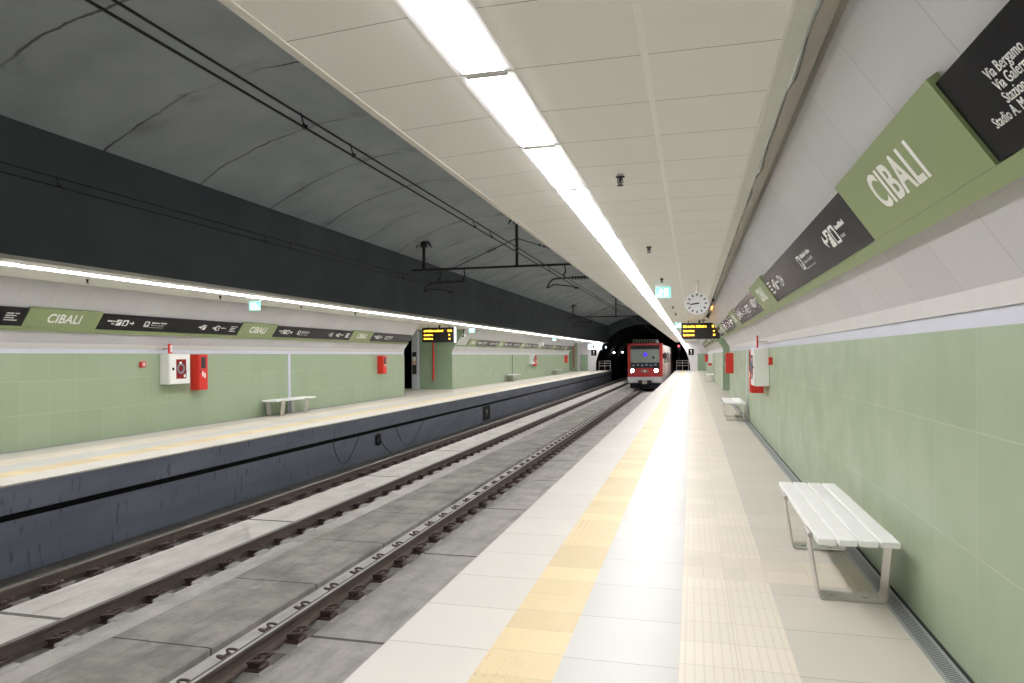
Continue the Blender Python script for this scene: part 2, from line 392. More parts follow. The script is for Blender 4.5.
# ------------------------------------------------------------------ the setting
WX = 1.315                                    # wall plane
SEGS = [(YB, 27.0), (33.0, 67.0)]             # the long wall stretches; openings between them
for side in 'RL':
    nm = 'right' if side == 'R' else 'left'
    # platform slab with its paving strips
    b = MB(side)
    e = -1.68
    strips = [(e, -1.085, 'edge'), (-1.085, -0.68, 'yellow'), (-0.68, -0.08, 'mid'), (-0.08, 0.505, 'tactile'), (0.505, 4.0, 'outer')]
    for x0, x1, k in strips:
        if k in ('tactile', 'outer') and side == 'R':
            for y0, y1, kk in ((YB, 5.23, k), (5.23, 5.81, 'tactile_flat' if k == 'tactile' else 'branch'), (5.81, 77.0, k)):
                b.add([(x0, y0, 0), (x1, y0, 0), (x1, y1, 0), (x0, y1, 0)], [(0, 1, 2, 3)], kk)
        else:
            b.add([(x0, YB, 0), (x1, YB, 0), (x1, 77.0, 0), (x0, 77.0, 0)], [(0, 1, 2, 3)], k)
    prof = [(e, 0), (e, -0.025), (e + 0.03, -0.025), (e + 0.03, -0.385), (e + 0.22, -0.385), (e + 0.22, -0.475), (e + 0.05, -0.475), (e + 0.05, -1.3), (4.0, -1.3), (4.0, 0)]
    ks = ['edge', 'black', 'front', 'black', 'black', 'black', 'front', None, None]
    for i, k in enumerate(ks):
        if k:
            (x0, z0), (x1, z1) = prof[i], prof[i + 1]
            b.add([(x0, YB, z0), (x1, YB, z1), (x1, 77.0, z1), (x0, 77.0, z0)], [(0, 3, 2, 1)], k)
    b.add([(x, 77.0, z) for x, z in prof], [tuple(range(len(prof)))], 'front')
    b.add([(x, YB, z) for x, z in prof], [tuple(range(len(prof)))], 'front')
    tag(b.build('floor', kind='structure'), 'tiled %s with pale stone edge and yellow studded strip' % SIDE_NAME[side], 'platform')
    # tiled wall with steel band and sloping panels
    b = MB(side)
    for y0, y1 in SEGS:
        poly = [(3.1, 0), (WX, 0), (WX, 1.72), (WX + .018, 1.72), (WX + .018, 1.805), (WX, 1.805), (WX, 1.909), (0.598, 2.97), (0.66, 3.25), (3.1, 3.25)]
        b.prism(poly, y0, y1, [None, 'green', 'strip', 'band', 'strip', 'strip', 'panel', 'cavity', None, 'green_dark'], 'green_dark')
    b.box(3.9, 4.0, 27.0, 33.0, 0, CZ, 'green'); b.box(3.9, 4.0, 67.0, YE, 0, CZ, 'green'); b.box(1.42, 3.9, 72.6, 72.8, 0, CZ, 'green_dark')
    tag(b.build('wall_' + nm, kind='structure'), 'green tiled wall with sloping grey panels behind the %s' % SIDE_NAME[side], 'wall')
    # platform ceiling, slightly drooping outside the light row
    b = MB(side)
    zl = CZ - 0.035
    b.prism([(-1.665, zl), (-1.071, CZ), (0.378, CZ), (0.378, CZ + .03), (-1.0, CZ + .06), (-1.665, zl + .06)], YB, YE, ['ceil', 'ceil', 'rim', 'cavity', 'cavity', 'lip'], 'lip')
    b.box(-1.668, -1.625, YB, YE, zl - .004, zl + .07, 'lip', 0)
    b.box(0.378, 0.392, YB, YE, CZ - .006, CZ + .05, 'lip'); b.box(0.392, 0.470, YB, YE, CZ, CZ + .05, 'rim')
    b.box(0.25, 0.75, YB, YE, 3.13, 3.19, 'cavity')
    b.box(0.378, 4.0, 27.0, 33.0, CZ, CZ + .05, 'ceil'); b.box(0.378, 4.0, 67.0, YE, CZ, CZ + .05, 'ceil')
    tag(b.build('ceiling', kind='structure'), 'cream panelled ceiling over the %s' % SIDE_NAME[side], 'ceiling')
    # dark upper wall above the platform ceiling
    b = MB(side)
    b.box(-1.67, -1.3, YB, YE, 2.96, 4.9, 'dark_wall')
    tag(b.build('wall_upper_' + nm, kind='structure'), 'dark grey upper wall above the %s ceiling' % SIDE_NAME[side], 'wall')

# vault between the two upper walls
b = MB()
cx, R = MIR / 2, 6.53
zc = 5.69 - R; half = 3.42
A = math.asin(half / R)
arc = [(cx + R * sin(-A + 2 * A * i / 32), zc + R * cos(-A + 2 * A * i / 32)) for i in range(33)]
top = [(x, z + 0.3) for x, z in arc]
for i in range(32):
    b.add([(arc[i][0], YB, arc[i][1]), (arc[i + 1][0], YB, arc[i + 1][1]), (arc[i + 1][0], YE, arc[i + 1][1]), (arc[i][0], YE, arc[i][1])], [(0, 1, 2, 3)], 'vault', True)
    b.add([(top[i][0], YB, top[i][1]), (top[i + 1][0], YB, top[i + 1][1]), (top[i + 1][0], YE, top[i + 1][1]), (top[i][0], YE, top[i][1])], [(3, 2, 1, 0)], 'vault')
tag(b.build('ceiling_vault', kind='structure'), 'cracked dark concrete vault over the two tracks', 'vault')

# track bed: lower floor, sleeper shelves, cover slabs
b = MB()
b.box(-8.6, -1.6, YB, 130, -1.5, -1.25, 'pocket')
b.box(-3.72, -1.60, YB, 130, -1.25, -1.19, 'bed')                     # beside the shiny rail, towards the near platform
b.box(-4.36, -4.14, YB, 130, -1.25, -1.165, 'sleeper'); b.box(-5.53, -4.40, YB, 130, -1.25, -1.12, 'midslab', 0.01)
b.box(-5.86, -5.54, YB, 130, -1.25, -1.125, 'sleeper')
b.box(-7.365, -6.345, YB, 130, -1.25, -1.145, 'slab', 0.008)
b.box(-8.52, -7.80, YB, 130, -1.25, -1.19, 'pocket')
RAILS = {'D': -2.45, 'A': -3.925, 'B': -6.13, 'C': -7.60}
PITCH, Y0C = 0.635, 3.0
for i in range(-8, 195):
    y = Y0C + PITCH * i
    for xr in (RAILS['A'], RAILS['B'], RAILS['C']):
        b.add([(xr - .22, y - .14, -1.25), (xr + .26, y - .14, -1.25), (xr + .26, y + .14, -1.25), (xr - .22, y + .14, -1.25),
               (xr - .22, y - .10, -1.178), (xr + .215, y - .10, -1.178), (xr + .215, y + .10, -1.178), (xr - .22, y + .10, -1.178)],
              [(4, 5, 6, 7), (0, 1, 5, 4), (1, 2, 6, 5), (2, 3, 7, 6), (3, 0, 4, 7)], 'bed')
        if xr == RAILS['B']:
            b.box(xr + .20, xr + .33, y - .12, y + .12, -1.20, -1.11, 'sleeper', 0.015)
tag(b.build('floor_trackbed', kind='structure'), 'concrete track bed with cover slabs between the rails', 'track bed')

# end wall with the round tunnel mouth
b = MB()
Rt, zt = 4.87, -0.05
xs = [-14.3 + 0.12 * i for i in range(int(18.4 / 0.12) + 2)]
for xa_, xb_ in zip(xs[:-1], xs[1:]):
    xm = (xa_ + xb_) / 2
    d0, d1 = abs(xa_ - cx), abs(xb_ - cx)
    za0 = zt + sqrt(max(0, Rt * Rt - d0 * d0)) if d0 < Rt else -1.5
    zb0 = zt + sqrt(max(0, Rt * Rt - d1 * d1)) if d1 < Rt else -1.5
    white = xm < MIR + 1.69 or xm > -1.69
    parts = [(za0, zb0, 3.0, 3.0, 'white_wall'), (max(za0, 3.0), max(zb0, 3.0), 6.2, 6.2, 'dark_wall')] if white else [(za0, zb0, 6.2, 6.2, 'dark_wall')]
    for l0, l1, h0, h1, k in parts:
        if h0 - min(l0, l1) < 1e-4: continue
        vs = [(xa_, YE, min(l0, h0)), (xb_, YE, min(l1, h1)), (xb_, YE, h1), (xa_, YE, h0)]
        vs += [(x, YE + .4, z) for x, y, z in vs]
        b.add(vs, [(0, 1, 2, 3), (7, 6, 5, 4), (0, 4, 5, 1)], k)
tag(b.build('wall_end', kind='structure'), 'white end wall with the round dark tunnel mouth', 'wall')
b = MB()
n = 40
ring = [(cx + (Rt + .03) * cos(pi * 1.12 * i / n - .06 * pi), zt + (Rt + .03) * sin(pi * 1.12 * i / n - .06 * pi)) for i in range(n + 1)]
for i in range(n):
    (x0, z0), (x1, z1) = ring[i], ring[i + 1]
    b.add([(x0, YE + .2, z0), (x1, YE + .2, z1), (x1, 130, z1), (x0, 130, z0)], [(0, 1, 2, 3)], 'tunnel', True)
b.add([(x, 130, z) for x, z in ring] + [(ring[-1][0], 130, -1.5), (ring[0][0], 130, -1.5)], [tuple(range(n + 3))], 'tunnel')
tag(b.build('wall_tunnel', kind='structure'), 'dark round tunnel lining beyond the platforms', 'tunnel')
b = MB(); b.box(-14.3, 4.1, YB - .2, YB, -1.5, 6.2, 'fill')
tag(b.build('wall_back', kind='structure'), 'plain back wall of the hall behind the viewer', 'wall')

# steel joint trims on the walls
tn = 0
for side in 'RL':
    for y in (18.45,):
        tn += 1
        b = MB(side); b.box(WX - .014, WX + .005, y - .07, y + .07, 0.0, 1.72, 'band', 0.003)
        tag(b.build('trim_%d' % tn, kind='structure'), 'pale steel cover strip on the green wall of the %s' % SIDE_NAME[side], 'trim')
    tn += 1
    b = MB(side); b.box(WX - .01, WX + .004, 44.95, 45.05, 0.0, 1.72, 'dark')
    tag(b.build('trim_%d' % tn, kind='structure'), 'dark expansion joint in the far green wall of the %s' % SIDE_NAME[side], 'trim')
    tn += 1
    b = MB(side); b.box(3.02, 3.34, 32.7, 32.98, 0.0, CZ, 'band', 0.01)
    tag(b.build('trim_%d' % tn, kind='structure'), 'pale steel column casing in the opening of the %s' % SIDE_NAME[side], 'trim')

# ------------------------------------------------------------------ ceiling lights
X0L, X1L = -1.044, -0.834
for side in 'RL':
    ys = [3.203 + 1.197 * i for i in range(-5, 59)]
    proto = None
    for i, y in enumerate(ys):
        if proto is None:
            b = MB(side)
            xc = (X0L + X1L) / 2
            root = empty('ceiling_light', (xc, y + .598, CZ), '', 'ceiling light', None, side)
            fr = MB(side)
            fr.box(X0L - .035, X0L, y + .006, y + 1.191, CZ - .004, CZ + .02, 'frame_w'); fr.box(X1L, X1L + .035, y + .006, y + 1.191, CZ - .004, CZ + .02, 'frame_w')
            fr.box(X0L, X1L, y + .006, y + .034, CZ - .004, CZ + .02, 'frame_w'); fr.box(X0L, X1L, y + 1.163, y + 1.191, CZ - .004, CZ + .02, 'frame_w')
            fr.build('frame', root)
            df = MB(side); df.box(X0L + .004, X1L - .004, y + .034, y + 1.163, CZ - .011, CZ - .002, 'light'); df.build('diffuser', root)
            for ya_ in (y + .029, y + 1.163):
                ec = MB(side); ec.box(X0L + .002, X1L - .002, ya_, ya_ + .005, CZ - .012, CZ - .001, 'frame_w'); ec.build('end_cap', root)
            proto = root; c = root
        else:
            c = copy_tree(proto, (0, y - ys[0], 0))
        vis = i - (4 if side == 'R' else 9)
        row = 'light row above the near platform' if side == 'R' else 'light row above the opposite platform'
        if vis < 0:
            tag(c, 'lit ceiling panel of the %s, out of view' % row, 'ceiling light', 'unseen panels of the %s' % row)
        elif vis < 10:
            tag(c, '%s visible lit white panel in the %s' % (ORD[vis], row), 'ceiling light', 'panels of the %s' % row)
        else:
            tag(c, 'small lit panel in the distant stretch of the %s' % row, 'ceiling light', 'distant panels of the %s' % row)

# ------------------------------------------------------------------ rails and fasteners
def rail(key, label, head, clips=True):
    xr = RAILS[key]
    b = MB()
    h = [(-.036, 0), (-.030, .004)] 
    prof = [(-.07, -.16), (.07, -.16), (.07, -.148), (.014, -.125), (.010, -.05), (.036, -.035), (.036, -.006), (.028, 0), (.002, .001), (-.016, .001), (-.028, 0), (-.036, -.006), (-.036, -.035), (-.010, -.05), (-.014, -.125), (-.07, -.148)]
    keys = ['rail_side'] * 6 + (['rail_worn', 'rail_top', 'rail_worn', 'rail_worn'] if head == 'rail_top' else [head] * 4) + ['rail_side'] * 6
    b.prism([(xr + x, -1.0 + z) for x, z in prof], YB + .02, 129.5, keys, 'rail_side')
    ro = b.build('rail'); tag(ro, label, 'rail')
    if not clips:
        rest = MB()
        for i in range(-4, 196):
            yy = Y0C + PITCH * i
            rest.box(xr - .20, xr + .20, yy - .085, yy + .085, -1.19, -1.158, 'clip')
            for s_ in (-1, 1): rest.box(xr + s_ * .11 - .04, xr + s_ * .11 + .05, yy - .06, yy + .06, -1.158, -1.09, 'clip', .02)
        rest.build('rail_fasteners', ro, kind='stuff')
        return ro
    y = Y0C
    p = MB()
    p.box(xr - .20, xr + .20, y - .085, y + .085, -1.178, -1.158, 'clip', 0.004)
    for s_ in ((1,) if key == 'B' else (-1, 1)):
        p.box(xr + s_ * .105 - .035, xr + s_ * .105 + .035, y - .055, y + .055, -1.158, -1.118, 'clip', 0.006)
        p.tube([(xr + s_ * .115, y, -1.12), (xr + s_ * .115, y, -1.072)], 0.015, 'clip', 6)
        p.tube([(xr + s_ * .115, y, -1.118), (xr + s_ * .115, y, -1.092)], 0.028, 'clip', 6)
        p.box(xr + s_ * .185 - .025, xr + s_ * .185 + .025, y - .075, y + .075, -1.160, -1.130, 'clip', 0.008)
    base = p.build('rail_fastener', ro)
    for s_ in (-1, 1):
        q = MB()
        for t_ in (-1, 1):
            pts = []
            for a in range(13):
                th = 2 * pi * a / 14 - .3
                pts.append((xr + s_ * (.155 - .072 * cos(th)), y + t_ * (.068 + .030 * sin(th)), -1.118 + .050 * sin(th * .5 + .3)))
            q.tube(pts, 0.0125, 'clip', 6)
        q.tube([(xr + s_ * .09, y - .06, -1.105), (xr + s_ * .19, y - .02, -1.085), (xr + s_ * .19, y + .02, -1.085), (xr + s_ * .09, y + .06, -1.105)], .0125, 'clip', 6)
        if not (key == 'B' and s_ < 0): q.build('spring_clip', base)      # the inner clips of this rail lie under the slab
    for i in range(1, 100):
        copy_tree(base, (0, PITCH * i, 0), ro)
    rest = MB()
    for i in range(100, 196):
        yy = Y0C + PITCH * i
        rest.box(xr - .17, xr + .17, yy - .075, yy + .075, -1.178, -1.11, 'clip')
    rest.build('rail_fasteners', ro, kind='stuff')
    return ro
rail('A', 'shiny-topped running rail nearest the near platform edge', 'rail_top')
rail('B', 'dull brown rail between the pale slab and the grey cover slabs', 'rail_dull')
rail('C', 'dull brown rail at the foot of the blue-grey platform face', 'rail_dull')
rail('D', 'rail hidden behind the near platform edge under the train side', 'rail_top', False)

# ------------------------------------------------------------------ benches
def bench(side, label, y0=4.735):
    root = empty('bench', (1.0, y0 + 1.0, 0), label, 'bench', None, side)
    L = 2.05
    for i in range(4):
        x0 = .750 + i * .1200
        b = MB(side); b.box(x0, x0 + .109, y0, y0 + L, .408, .448, 'bench_w', 0.005); b.build('seat_slat', root)
    for yy in (y0 + .20, y0 + 1.44):
        b = MB(side)
        pts = [(.742, .428), (.734, .418), (.735, .405)]
        pts += [(.790, .03), (.798, .012), (.815, .006), (1.165, .006), (1.182, .012), (1.190, .03), (1.228, .405), (1.229, .418), (1.221, .428)]
        b.strip(pts, .011, yy, yy + .18, 'steel')
        b.box(.735, 1.228, yy + .01, yy + .17, .395, .408, 'steel')
        f = b.build('leg_frame', root)
        for xc_ in (.736, 1.225):
            c = MB(side); c.tube([(xc_, yy - .004, .42), (xc_, yy + .184, .42)], .018, 'steel', 10); c.build('clamp', f)
        for xc_ in (.88, 1.08):
            c = MB(side); c.tube([(xc_, yy + .09, .011), (xc_, yy + .09, .018)], .018, 'steel', 8); c.build('bolt', f)
    return root
bR = bench('R', 'white slatted bench nearest the viewer, on steel loop legs by the right green wall')
c = copy_tree(bR, (0, 12.95, 0)); c['label'] = 'second white slatted bench along the right wall, below the red and white cabinets'
c = copy_tree(bR, (0, 38.5, 0)); c['label'] = 'farthest small white bench on the near platform, beyond the wall opening'
bL = bench('L', 'white slatted bench on the opposite platform in front of the pale steel strip', 16.95)
c = copy_tree(bL, (0, 26.1, 0)); c['label'] = 'distant white bench on the opposite platform, right of the hanging display'
c = copy_tree(bL, (0, 41.3, 0)); c['label'] = 'farthest tiny white bench on the opposite platform, near the tunnel end'
for o_ in bpy.data.objects:
    if o_.name.startswith('bench') and o_.parent is None: o_['group'] = 'platform benches'

# ------------------------------------------------------------------ name boards on the sloping panels
TH = atan(0.676)
SLU = Vector((-0.676, 0, 1)).normalized()      # up the slope (right-hand wall)
SLN = Vector((-1, 0, -0.676)).normalized()     # out of the slope
def slope_pt(z, off): return Vector((WX - .676 * (z - 1.909), 0, z)) + SLN * off

def board_box(side, y0, y1, z0, z1, o0, o1, k):
    b = MB(side)
    p, q = slope_pt(z0 + ZOFF[side], 0), slope_pt(z1 + ZOFF[side], 0)
    poly = [p + SLN * o0, p + SLN * o1, q + SLN * o1, q + SLN * o0]
    b.prism([(w.x, w.z) for w in poly], y0, y1, k, k)
    return b

def frame_of(side):
    """reading direction and up vector on the sloped board"""
    if side == 'R': return Vector((0, -1, 0)), SLU.copy()
    return Vector((0, 1, 0)), Vector((-SLU.x, 0, SLU.z))

ZOFF = {'R': 0.0, 'L': -0.07}
def on_board(side, y, z, off):
    p = slope_pt(z + ZOFF[side], off)
    x = p.x if side == 'R' else MIR - p.x
    return Vector((x, y, p.z))

def flat_part(name, side, y, z, off, k, polys, parent):
    """flat white shapes (u along reading direction, v up the slope) in metres, centred at (y,z) on the board"""
    ex, ey = frame_of(side); ez = ex.cross(ey); o = on_board(side, y, z, off)
    b = MB()
    for poly, kk, dz in polys:
        top = [o + ex * u + ey * v + ez * (.002 + dz) for u, v in poly]; bot = [o + ex * u + ey * v + ez * dz for u, v in poly]
        n = len(poly)
        b.add(top + bot, [tuple(range(n))] + [tuple(reversed(range(n, 2 * n)))] + [(i, n + i, n + (i + 1) % n, (i + 1) % n) for i in range(n)], kk or k)
    return b.build(name, parent)

def rrect(u0, v0, u1, v1, r=.02):
    pts = []
    for (cu, cv, a0) in ((u1 - r, v1 - r, 0), (u0 + r, v1 - r, 90), (u0 + r, v0 + r, 180), (u1 - r, v0 + r, 270)):
        for a in (0, 45, 90): pts.append((cu + r * cos(radians(a0 + a)), cv + r * sin(radians(a0 + a))))
    return pts

STAIR = [(-.05, -.045), (-.05, -.02), (-.02, -.02), (-.02, .005), (.01, .005), (.01, .03), (.05, .03), (.05, .048), (-.008, .048), (-.008, .022), (-.038, .022), (-.038, -.003), (-.068, -.003), (-.068, -.045)]
LIFT = [(-.04, -.05), (.04, -.05), (.04, .03), (.02, .03), (.02, .05), (-.02, .05), (-.02, .03), (-.04, .03)]
WALK = [(-.01, .055), (.02, .055), (.03, .02), (.055, .0), (.045, -.012), (.02, .002), (.03, -.055), (.012, -.055), (-.005, -.015), (-.03, -.055), (-.05, -.055), (-.02, .01), (-.045, .0), (-.04, .03)]
def pict(side, y, z, off, parent, sym):
    flat_part('pictogram', side, y, z, off, 'white', [(rrect(-.068, -.068, .068, .068, .016), None, 0), (sym, 'sign_black', .001)], parent)
def arrow(side, y, z, off, parent, flip=1):
    a = [(-.06, -.012), (.01, -.012), (.01, -.05), (.065, 0), (.01, .05), (.01, .012), (-.06, .012)]
    flat_part('arrow', side, y, z, off, 'white', [([(u * flip, v) for u, v in a], None, 0)], parent)
def lines(side, y, z, off, parent, spec, k='white'):
    """rows of small word shapes, too small in the photograph to read: (v, height, [(u0,u1)...])"""
    ps = []
    for v, hgt, words in spec:
        for u0, u1 in words:
            far = y > 9 if side == 'R' else y > 21
            n = 1 if far else max(2, int((u1 - u0) / (hgt * .62))); w = (u1 - u0) / n
            for q in range(n):
                hh = hgt * random.choice((.68, .68, .7, 1.0)) if q else hgt
                a = u0 + q * w
                ps.append(([(a, v), (a + w * (.97 if far else .74), v), (a + w * (.97 if far else .74), v + hh), (a, v + hh)], None, 0))
    flat_part('lettering', side, y, z, off, k, ps, parent)

ZB0, ZB1, ZG1 = 2.282, 2.572, 2.598
ZMID = (ZB0 + ZB1) / 2
OB = 0.036
def name_plate(side, y0, y1, label):
    b = board_box(side, y0, y1, ZB0 - .004, ZG1, 0.003, OB + .012, 'sign_green')
    root = b.build('station_name_plate'); tag(root, label, 'sign', 'station name plates')
    ex, ey = frame_of(side)
    o = on_board(side, (y0 + y1) / 2 - (.01 if side == 'R' else -.0), 2.368, OB + .0125)
    text_part('lettering', 'CIBALI', 0.262, o, ex, ey, 'white', root, sx=0.90, align='CENTER', bold=0.0055, space=1.06)
    return root

def info_board(side, y0, y1, label, full=True, text=False):
    b = board_box(side, y0, y1, ZB0, ZB1, 0.004, OB, 'sign_black')
    root = b.build('direction_board'); tag(root, label, 'sign', 'black direction boards')
    ex, ey = frame_of(side)
    rd = ex.y                      # +1 reading direction is +y (opposite side), -1 for the near side
    s0 = y0 if rd > 0 else y1      # where reading starts
    end = y1 if rd > 0 else y0
    def Y(u): return s0 + rd * u
    L = y1 - y0; o = OB + .0005; z = ZMID
    if text:
        return root
    # left end of the board (in reading direction)
    BLOCK = [(.060, .022, [(-.12, .02), (.04, .12)]), (.015, .022, [(-.12, .08)]), (-.03, .022, [(-.12, .05)]), (-.075, .022, [(-.12, .12)])]
    zz = z
    def mid_block(u):
        pict(side, Y(u), zz, o, root, WALK)
        lines(side, Y(u + .13), zz, o, root, [(.025, .036, [(0, .24), (.27, .44)])])
        lines(side, Y(u + .13), zz, o, root, [(-.03, .028, [(0, .20), (.22, .40)]), (-.08, .014, [(-.05, .18), (.20, .38)])], 'gray_text')
    if side == 'L':
        lines(side, Y(.42), zz, o, root, [(.015, .032, [(-.22, -.02)]), (-.045, .026, [(-.10, -.02)])])
        pict(side, Y(.49), zz, o, root, STAIR); pict(side, Y(.66), zz, o, root, LIFT); arrow(side, Y(.83), zz, o, root)
        if L > 2: mid_block(1.24)
        if L > 4:
            arrow(side, Y(L - 1.47), zz, o, root); pict(side, Y(L - 1.34), zz, o, root, STAIR)
            arrow(side, Y(L - .98), zz, o, root); pict(side, Y(L - .85), zz, o, root, LIFT); lines(side, Y(L - .72), zz, o, root, [(.0, .026, [(0, .18)])])
            lines(side, Y(L - .25), zz, o, root, BLOCK)
    else:
        if L > 4:
            lines(side, Y(.22), zz, o, root, BLOCK)
            pict(side, Y(L - 4.18), zz, o, root, STAIR); lines(side, Y(L - 4.05), zz, o, root, [(.0, .026, [(0, .18)])]); arrow(side, Y(L - 4.32), zz, o, root, -1)
            pict(side, Y(L - 3.74), zz, o, root, LIFT); arrow(side, Y(L - 3.60), zz, o, root)
        if L > 2: mid_block(L - 2.21)
        arrow(side, Y(L - 1.01), zz, o, root, -1); pict(side, Y(L - .86), zz, o, root, STAIR); pict(side, Y(L - .69), zz, o, root, LIFT)
        lines(side, Y(L - .58), zz, o, root, [(.015, .034, [(0, .25)])]); lines(side, Y(L - .58), zz, o, root, [(-.05, .024, [(0, .11)])], 'gray_text')
    return root

# near platform, near stretch of wall
PER = 6.52
near_R = [2.79 + PER * i for i in range(4)]
ordn = ['nearest', 'second', 'third', 'fourth']
nb = info_board('R', -1.7, 2.785, 'black board at the upper right edge listing four street and stadium names in white', text=True)
ex, ey = frame_of('R')
for t, yy, zz in (('Via Bergamo', 2.493, 2.467), ('Via Galermo', 2.489, 2.429), ('Stazione', 2.493, 2.392), ('Stadio A. Massimino', 2.638, 2.355)):
    text_part('lettering', t, 0.056, on_board('R', yy + .012, zz + .003, OB + .0005), ex, ey, 'white', nb, sx=0.80, bold=0.0, space=1.05)
for i, y in enumerate(near_R):
    name_plate('R', y, y + 1.665, '%s green CIBALI name plate on the sloping wall of the near platform' % ('large nearest' if i == 0 else ordn[i] + ' nearest'))
    y1 = near_R[i + 1] if i < 3 else 26.9
    info_board('R', y + 1.67, y1 - .005, 'glossy black direction board following the %s green name plate of the near platform' % ordn[i].replace('nearest', 'first'))
for side, segs in (('R', [(-1.7, 26.9)]), ('L', [(3.0, 26.9)])):
    for y0, y1 in segs + [(33.1, 66.9)]:
        b = board_box(side, y0, y1, ZB0 - .068, ZB0 - .005, 0.003, OB + .016, 'sign_green')
        tag(b.build('sign_rail'), 'thin green rail under the signs on the %s, %s the wall opening' % (SIDE_NAME[side], 'beyond' if y0 > 30 else 'before'), 'sign rail', 'green sign rails')
# opposite platform, near stretch
near_L = [3.68, 9.72, 15.66, 21.72]
lab_L = ['green CIBALI name plate on the opposite wall, left of the picture', 'leftmost green CIBALI name plate in view on the opposite wall', 'middle green CIBALI name plate on the opposite wall, above the bench', 'third green CIBALI name plate on the opposite wall, beside the hanging display']
for i, y in enumerate(near_L):
    name_plate('L', y, y + 1.55, lab_L[i])
    y1 = near_L[i + 1] if i < 3 else 26.9
    info_board('L', y + 1.555, y1 - .005, ['black direction board cut by the left edge of the picture, opposite wall', 'black direction board above the red and white cabinets, opposite wall', 'black direction board between the bench and the small red cabinet, opposite wall', 'short black direction board ending at the wall opening, opposite wall'][i])
# the board at the left edge also lists street names at its end
# far stretches
for side in 'RL':
    for i in range(6):
        y = 34.6 + 5.6 * i
        name_plate(side, y, y + 1.5, '%s green name plate beyond the wall opening on the %s' % (['first', 'second', 'third', 'fourth', 'fifth', 'sixth'][i], SIDE_NAME[side]))
        info_board(side, y + 1.51, min(y + 5.59, 66.8), '%s dark direction board beyond the wall opening on the %s' % (['first', 'second', 'third', 'fourth', 'fifth', 'sixth'][i], SIDE_NAME[side]))

# ------------------------------------------------------------------ fire equipment
def hose_cabinet(side, y, label):
    root = empty('hose_cabinet', (WX - .125, y + .33, 1.03), label, 'cabinet', 'white hose cabinets', side)
    b = MB(side); b.box(WX - .235, WX + .002, y, y + .66, 1.03, 1.71, 'cab_w', 0.012, 2); b.build('body', root)
    b = MB(side); b.box(WX - .258, WX - .236, y + .008, y + .652, 1.038, 1.702, 'cab_w', 0.008); d = b.build('door', root)
    b = MB(side); b.box(WX - .264, WX - .256, y + .20, y + .52, 1.15, 1.59, 'red_d', 0.003); w = b.build('window', d)
    b = MB(side)
    pts = [(WX - .266, y + .34 + .10 * cos(a * .5), 1.38 + .10 * sin(a * .5)) for a in range(14)]
    b.tube(pts, .018, 'hose', 6); b.box(WX - .268, WX - .262, y + .30, y + .37, 1.46, 1.53, 'white'); b.box(WX - .268, WX - .262, y + .44, y + .49, 1.18, 1.25, 'white'); b.box(WX - .268, WX - .262, y + .49, y + .52, 1.17, 1.35, 'dark')
    b.build('hose', d)
    b = MB(side); b.box(WX - .270, WX - .256, y + .075, y + .135, 1.345, 1.405, 'dark', .004); b.build('lock', d)
    return root
def extinguisher_cabinet(side, y, label, z0=.86, z1=1.70, wdt=.31):
    root = empty('extinguisher_cabinet', (WX - .13, y + wdt / 2, z0), label, 'cabinet', 'red extinguisher cabinets', side)
    b = MB(side); b.box(WX - .225, WX + .002, y, y + wdt, z0, z1, 'red', 0.012, 2); b.build('body', root)
    b = MB(side); b.box(WX - .245, WX - .226, y + .006, y + wdt - .006, z0 + .006, z1 - .006, 'red', 0.007); d = b.build('door', root)
    b = MB(side); b.box(WX - .251, WX - .243, y + .07, y + .22, z1 - .33, z1 - .06, 'dark', 0.003); b.build('window', d)
    b = MB(side); b.box(WX - .256, WX - .243, y + .02, y + .055, z0 + .42, z0 + .47, 'dark', .003); b.build('lock', d)
    b = MB(side)
    for u, v, w_, h_ in ((.10, .34, .05, .12), (.17, .30, .05, .12)):
        b.box(WX - .248, WX - .244, y + u, y + u + w_, z0 + v - .02, z0 + v + h_ - .02, 'white')
    b.build('lettering', d)
    return root
def flag_sign(side, y, label):
    b = MB(side); b.box(WX - .20, WX - .175, y, y + .11, 1.72, 1.94, 'red', .002)
    root = b.build('hydrant_sign'); tag(root, label, 'sign', 'small red hydrant signs')
    b = MB(side); b.box(WX - .204, WX - .1995, y + .05, y + .105, 1.75, 1.91, 'white'); b.build('pictogram', root)
    b = MB(side); b.box(WX - .19, WX + .01, y + .045, y + .065, 1.82, 1.84, 'steel'); b.build('bracket', root)
def call_point(side, y, label):
    b = MB(side); b.box(WX - .065, WX + .002, y, y + .13, 1.42, 1.55, 'red', .008)
    root = b.build('alarm_call_point'); tag(root, label, 'alarm', 'red alarm call points')
    b = MB(side); b.box(WX - .069, WX - .063, y + .035, y + .095, 1.45, 1.52, 'white', .002); b.build('glass', root)
for side in 'RL':
    P_ = 'right-hand wall' if side == 'R' else 'opposite wall'
    hose_cabinet(side, 13.27, 'white wall cabinet with hose window on the %s, beside a red box' % P_)
    extinguisher_cabinet(side, 14.25, 'red box directly beyond the white hose cabinet on the %s' % P_)
    flag_sign(side, 13.31, 'small upright red sign above the white cabinet on the %s' % P_)
    call_point(side, 12.66, 'small red alarm button unit before the white cabinet on the %s' % P_)
    extinguisher_cabinet(side, 24.45, 'single red box near the end of the %s before the opening' % P_, .98, 1.66)
    hose_cabinet(side, 50.1, 'distant white cabinet on the %s beyond the opening' % P_)
    extinguisher_cabinet(side, 51.1, 'distant red box beside the far white cabinet on the %s' % P_)
    extinguisher_cabinet(side, 64.6, 'farthest tiny red box on the %s near the tunnel end' % P_, .98, 1.66)

